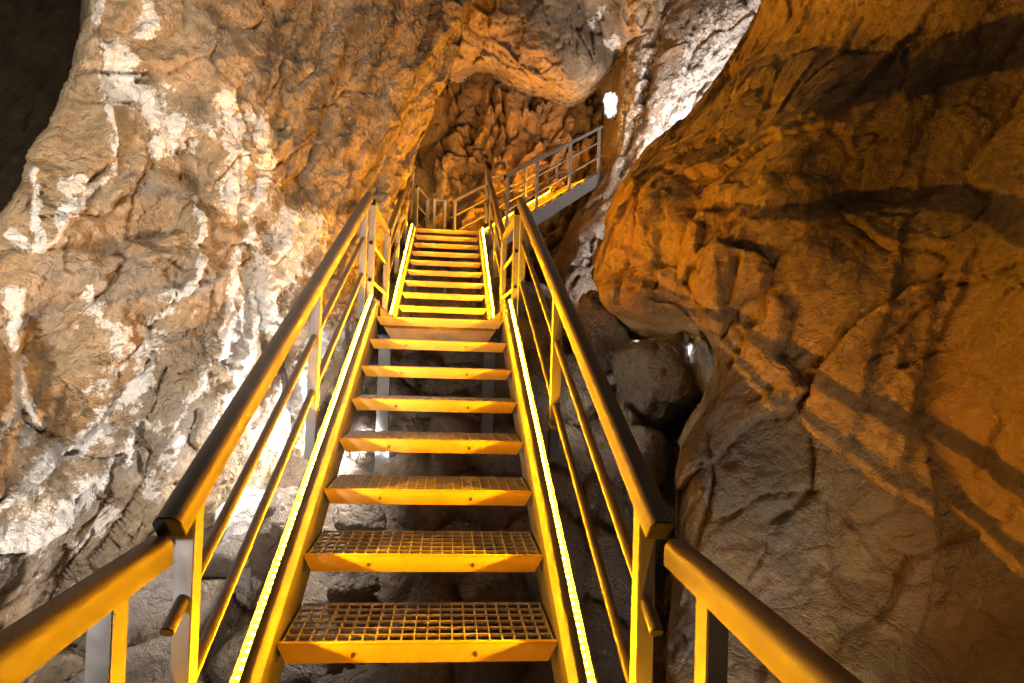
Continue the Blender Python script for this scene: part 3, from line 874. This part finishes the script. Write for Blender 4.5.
# --- light strips of the two main flights (they run on over the platform edge)
for s, w in ((-1, 'left'), (1, 'right')):
    lp = .060
    led(LOW, [(-.72, -.72*M+lp+.01), (2.17, 2.17*M+lp+.01)], s, 'amber light strip on the %s stringer of the lower flight' % w)
    led(LOW, [(2.17, 2.17*M+lp+.01), (3.45, ZL+.095)], s, 'short amber light strip along the %s edge of the small platform' % w, LED_FAR)
    led(UP, [(3.45-UPO[1], ZL+.095-UPO[2]), (8.85*RUN, 8.85*RISE+lp+.01)], s, 'amber light strip on the %s stringer of the upper flight' % w, LED_FAR)

# --- railings
ZX = lambda y, nos: y*M+nos
XL, XR = -.655, .682
railing('long handrail up the left side of the lower flight, beside the white crusted wall', (XL, -.43, ZX(-.43, NR)), (XL, 2.32, ZX(2.32, NR)),
        [(.045, 1.05), (.475, 1.0), (.945, 1.0)], mids=(.335, .63), mid_ext=(.012, .02))
railing('long handrail up the right side of the lower flight, beside the big brown rock', (XR, -.43, ZX(-.43, NR)), (XR, 2.40, ZX(2.40, NR)),
        [(.045, 1.05), (.475, 1.0), (.955, 1.0)], mids=(.345, .70), mid_ext=(.012, .02))
# platform railings
for x, lab in ((-.66, 'short level railing on the left of the small platform'), (.685, 'short level railing on the right of the small platform')):
    y0 = 2.62 if x < 0 else 2.70
    railing(lab, (x, y0-.05, 2.41), (x, 3.68, 2.41), [(.04, 1.12), (.94, 1.12)], mids=(.40, .74), tube=.017, rail_scale=.8)
# upper flight
for x, lab in ((-.655, 'handrail up the left side of the upper flight, close to the rock slab'), (.682, 'handrail up the right side of the upper flight, ending before the side flight')):
    y0, y1 = 3.62, 6.66
    f = lambda y: UPO[2]+(y-UPO[1])*M+.86
    railing(lab, (x, y0, f(y0)), (x, y1, f(y1)), [(.02, .98), (.33, .98), (.66, .98), (.985, .98)], mids=(.30, .58), tube=.017)
# foreground level rails
for s, x, lab in ((-1, -.685, 'level railing end in the bottom left corner, below the long left handrail'), (1, .735, 'level railing end at the bottom right, below the long right handrail')):
    railing(lab, (x, -.40, .535), (x, -1.45, .535), [(.17, .95)], mids=(), rail_scale=1.05, capped=(False, False), post=(.055, .055))
# top landing railings
zt = 3.99
railing('slanting railing on the left rear of the top landing', (-.585, 6.72, 4.02), (-.40, 7.30, zt), [(.03, 1.0), (.97, 1.0)], mids=(.36, .68), tube=.014, rail_scale=.7)
railing('tiny two post railing at the back of the top landing', (-.31, 7.30, zt), (-.03, 7.36, zt), [(.12, 1.0), (.85, 1.0)], mids=(.5,), tube=.014, rail_scale=.7)
f0 = np.array([.04, 7.34, 3.97]);
railing('far railing of the side flight, in front of the amber back wall', f0, f0+D3*3.3+np.array([0, 0, 3.3*SL3]), [(.03, 1.0), (.31, .98), (.60, .98), (.90, .98)], mids=(.34, .67), tube=.016, rail_scale=.8)
railing('near railing of the side flight, with grey posts on its stringer', p3(-.05, -.03, 1.0), p3(L3+.02, -.03, 1.0), [(.03, 1.1), (.30, 1.1), (.64, 1.1), (.975, 1.1)], mids=(.34, .66), tube=.016, rail_scale=.8, mat=MAT['paint'])

# --- supports seen between the treads
for x, lab in ((-.47, 'left grey support post under the small platform'), (.43, 'right grey support post under the small platform')):
    t = empty('support_post', (x, 2.35, .0), lab, 'post')
    m = MB()
    m.prism((x, 2.35, -.05), (x, 2.35, ZL-.15), [(-.05, -.035), (.05, -.035), (.05, .035), (.042, .035), (.042, -.027), (-.042, -.027), (-.042, .035), (-.05, .035)], (1, 0, 0), (0, 1, 0))
    m.build('column', MAT['paint'], t)
    m = MB(); m.box((x, 2.35, ZL-.14), (.14, .12, .014)); m.build('head_plate', MAT['paint'], t)
t = empty('brace_frame', (0, 5.0, 1.3), 'grey cross braced frame under the upper flight', 'brace')
for x in (-.42, 0, .42):
    m = MB(); m.box((x, 5.0, 1.75), (.05, .05, 1.1)); m.build('upright', MAT['paint'], t)
for a, b in (((-.0, 5.04, 1.35), (.42, 5.04, 1.85)), ((0, 5.08, 1.85), (.42, 5.08, 1.35))):
    m = MB(); m.tube(a, b, .018, 8); m.build('diagonal_brace', MAT['paint'], t)

# ------------------------------------------------------------------ boulders
def boulder(px, py, d, wpx, hpx, label, seed, mat=R_GREY, calcite=0, grey=.5, tilt=0.0, depth=1.0):
    c = at(px, py, d)
    rx, rz = wpx*d/F, hpx*d/F
    bm = bmesh.new()
    bmesh.ops.create_icosphere(bm, subdivisions=5, radius=1)
    V = np.array([v.co[:] for v in bm.verts])
    rng = np.random.RandomState(seed)
    r = np.ones(len(V))*1.25
    for _ in range(11):
        n = rng.normal(size=3); n /= np.linalg.norm(n)
        k = rng.uniform(.78, 1.05)
        dt = V @ n
        r = np.where(dt > .05, np.minimum(r, k/np.maximum(dt, .05)), r)
    r = np.minimum(r, 1.2)
    P = V*r[:, None]
    nz = .10*fbm(P*1.6+seed, 3, seed=seed)+.05*(ridged(P*3+seed, 3, seed=seed+3)-.5)+.025*fbm(P*9+seed, 3, .6, seed=seed+8)
    t1, e1 = facet(P*1.9+seed*3.1, seed=seed); t2, e2 = facet(P*5+seed*1.7, seed=seed+50)
    nz += .10*t1-.03*(1-sstep(0, .1, e1))+.035*t2+.02*(ridged(P*8+seed, 4, .6, seed=seed+20)-.6)
    P = P*(1+nz)[:, None]
    ct, s_ = math.cos(tilt), math.sin(tilt)
    lx, lz, ly = P[:, 0]*rx, P[:, 2]*rz, P[:, 1]*(rx+rz)/2*depth
    a, b = lx*ct-lz*s_, lx*s_+lz*ct
    Pw = a[:, None]*CR+b[:, None]*np.array([0, 0, 1.0])+ly[:, None]*np.array([CW[0], CW[1], 0])
    for v, p in zip(bm.verts, Pw): v.co = p
    me = bpy.data.meshes.new('boulder'); bm.to_mesh(me); bm.free()
    me.polygons.foreach_set('use_smooth', [True]*len(me.polygons))
    for k, val in (('calcite', calcite), ('grey', grey), ('stain_shade', 0), ('rust_bounce', 0)):
        q = me.attributes.new(k, 'FLOAT', 'POINT'); q.data.foreach_set('value', np.full(len(V), val, np.float32))
    o = link('boulder', me, mat)
    o.location = c
    return tag(o, label, 'rock')


boulder(243, 524, 3.2, 24, 36, 'white crusted boulder between the left mid rails, largest of the lit pile', 11, calcite=.75)
boulder(222, 487, 3.3, 17, 22, 'tan rounded boulder behind the lower end of the left handrail', 12, grey=.3, calcite=.3)
boulder(284, 535, 3.0, 24, 42, 'tall tan boulder leaning against the left stringer', 13, grey=.4, tilt=-.25)
boulder(252, 590, 2.9, 17, 30, 'narrow white streaked boulder below the tall tan one, left of the stairs', 14, calcite=.6)
boulder(232, 632, 2.7, 17, 30, 'oval tan boulder under the left mid rails near the bottom edge', 15, grey=.3, tilt=.2)
boulder(216, 572, 3.1, 13, 22, 'small white boulder just right of the first left post', 16, calcite=.8)
boulder(152, 600, 2.9, 28, 26, 'dark brown boulder left of the first left post, above the level rail', 17, grey=.2)
boulder(150, 650, 2.6, 20, 40, 'tall brown boulder behind the stub of the left mid rail', 18, grey=.2, tilt=-.4)
boulder(655, 380, 5.0, 38, 46, 'large dark angular boulder under the hanging lip of the right rock', 21, grey=.5, tilt=.2)
boulder(618, 432, 4.6, 18, 26, 'grey boulder behind the right handrail, below the dark angular boulder', 22, grey=.8)
boulder(643, 462, 4.3, 22, 30, 'brown cracked boulder right of the long right handrail', 23, grey=.5)
boulder(703, 362, 4.75, 15, 28, 'white lit slab of rock in the gap beneath the hanging rock', 24, calcite=.9)
boulder(597, 335, 6.0, 26, 36, 'pale boulder right of the right handrail, under the rock pillars', 25, calcite=.25, grey=.8)
boulder(575, 395, 5.0, 24, 34, 'pale cracked boulder seen between the right handrail and its mid rail', 26, grey=.9)
boulder(606, 520, 3.8, 26, 36, 'dark boulder between the right mid rails and the first right post', 27, grey=.2)
boulder(412, 464, 4.1, 16, 14, 'small pale boulder beside the floodlight under the stairs', 31, calcite=.2, grey=.7)
boulder(362, 518, 3.3, 24, 20, 'square tan block of rock seen under the third tread', 32, grey=.5)
boulder(402, 522, 3.4, 17, 22, 'upright rock beside the square tan block under the stairs', 33, grey=.5)
boulder(352, 590, 2.8, 22, 18, 'rough rock seen under the second tread, left of centre', 34, grey=.5, calcite=.2)
boulder(487, 592, 2.9, 24, 18, 'brown rock seen under the second tread, right of centre', 35, grey=.4)
boulder(368, 458, 4.4, 26, 22, 'white glaring rock lit by the floodlight under the stairs', 36, calcite=1.0)

# ------------------------------------------------------------------ lamps
def look(o, target):
    d = Vector(target)-o.location
    o.rotation_euler = d.to_track_quat('-Z', 'Y').to_euler()


def area(name, loc, target, size, power, col, spread=math.pi, sy=None):
    l = bpy.data.lights.new(name, 'AREA'); l.size = size; l.energy = power; l.color = col; l.spread = spread
    if sy: l.shape = 'RECTANGLE'; l.size_y = sy
    o = bpy.data.objects.new(name, l); C.objects.link(o); o.location = loc; look(o, target)
    return o


def spot(name, loc, target, power, col, ang=70, blend=.6, r=.06):
    l = bpy.data.lights.new(name, 'SPOT'); l.energy = power; l.color = col; l.spot_size = math.radians(ang); l.spot_blend = blend; l.shadow_soft_size = r
    o = bpy.data.objects.new(name, l); C.objects.link(o); o.location = loc; look(o, target)
    return o


# small floodlight standing under the stairs
lc = at(394, 452, 3.95)
fl = empty('floodlight', tuple(lc-np.array([0, 0, .12])), 'small bright floodlight on the rocks under the stairs', 'lamp')
m = MB(); m.box(lc, (.10, .05, .08)); m.build('housing', MAT['dark'], fl, bevel=.006)
m = MB(); m.box(lc+np.array([-.052, -.01, .0]), (.008, .045, .065)); m.build('lamp_glass', LAMP, fl)
m = MB(); m.box(lc-np.array([0, 0, .07]), (.03, .03, .08)); m.build('bracket', MAT['dark'], fl)

WHITE = (1.0, .93, .88)
WARM = (1.0, .84, .66)
spot('lamp_under_stairs', tuple(lc+np.array([-.10, 0, .05])), tuple(at(290, 410, 3.9)), 620, WHITE, 130, .8, .05)
spot('lamp_behind_rock', tuple(at(735, 130, 7.0)), tuple(at(690, 90, 8.6)), 620, WHITE, 115, .9, .08)
spot('fill_behind_edge', tuple(at(690, 185, 7.0)), tuple(at(640, 110, 9.0)), 260, (1, .90, .80), 130, .9, .08)  # added spot, lifts the left part of the pale wall
spot('lamp_behind_lip', tuple(at(640, 280, 6.7)), tuple(at(590, 250, 8.4)), 220, WHITE, 130, .9, .08)
spot('fill_boulders', tuple(at(335, 380, 3.1)), tuple(at(245, 530, 3.2)), 240, WHITE, 120, .9, .06)  # added fill, brightens the boulder pile left of the stairs
spot('lamp_behind_slab', tuple(at(686, 346, 4.8)), tuple(at(705, 370, 4.75)), 16, WHITE, 150, .9, .05)
spot('lamp_in_gap', tuple(at(630, 342, 5.3)), tuple(at(650, 385, 5.1)), 40, WHITE, 175, .9, .08)
spot('lamp_rubble', tuple(at(565, 398, 4.1)), tuple(at(650, 420, 4.9)), 20, WARM, 150, .9, .08)
spot('lamp_outside', tuple(at(611, 60, 13.0)), tuple(at(611, 105, 14.5)), 420, (.9, .95, 1), 120, .9, .2)
# floodlight between left railing and wall, then added fills without a real lamp
spot('flood_left_wall', (-1.5, -1.85, -.25), (-2.6, .8, 1.8), 1050, (1.0, .89, .77), 112, 1.0, .12)
area('fill_behind', (.7, -2.6, 2.9), (-2.2, 1.6, 2.6), .7, 70, WARM, math.radians(75))  # unseen soft fill added for the upper left wall
area('fill_ceiling', (-.2, 6.2, 4.0), (0.5, 8.4, 6.2), .3, 40, (1, .62, .26), math.radians(150))  # added amber fill, makes up for weak strip light on the back wall
spot('fill_right_low', (1.0, -1.2, -.6), tuple(at(706, 520, 2.8)), 110, (1, .90, .80), 58, .9, .2)  # added neutral fill for the grey rock at lower right

spot('fill_right_amber', (.95, -1.0, .05), tuple(at(930, 520, 2.4)), 34, (1, .50, .10), 85, 1.0, .12)  # added amber fill in place of bounce from the strips

wd = bpy.data.worlds.new('cave_air'); sc.world = wd; wd.use_nodes = True
bg = wd.node_tree.nodes['Background']
bg.inputs[0].default_value = (1.0, .86, .70, 1); bg.inputs[1].default_value = .075

sc.view_settings.view_transform = 'Standard'
sc.view_settings.look = 'None'
sc.view_settings.gamma = 1
sc.view_settings.exposure = 0
sc.view_settings.use_curve_mapping = False
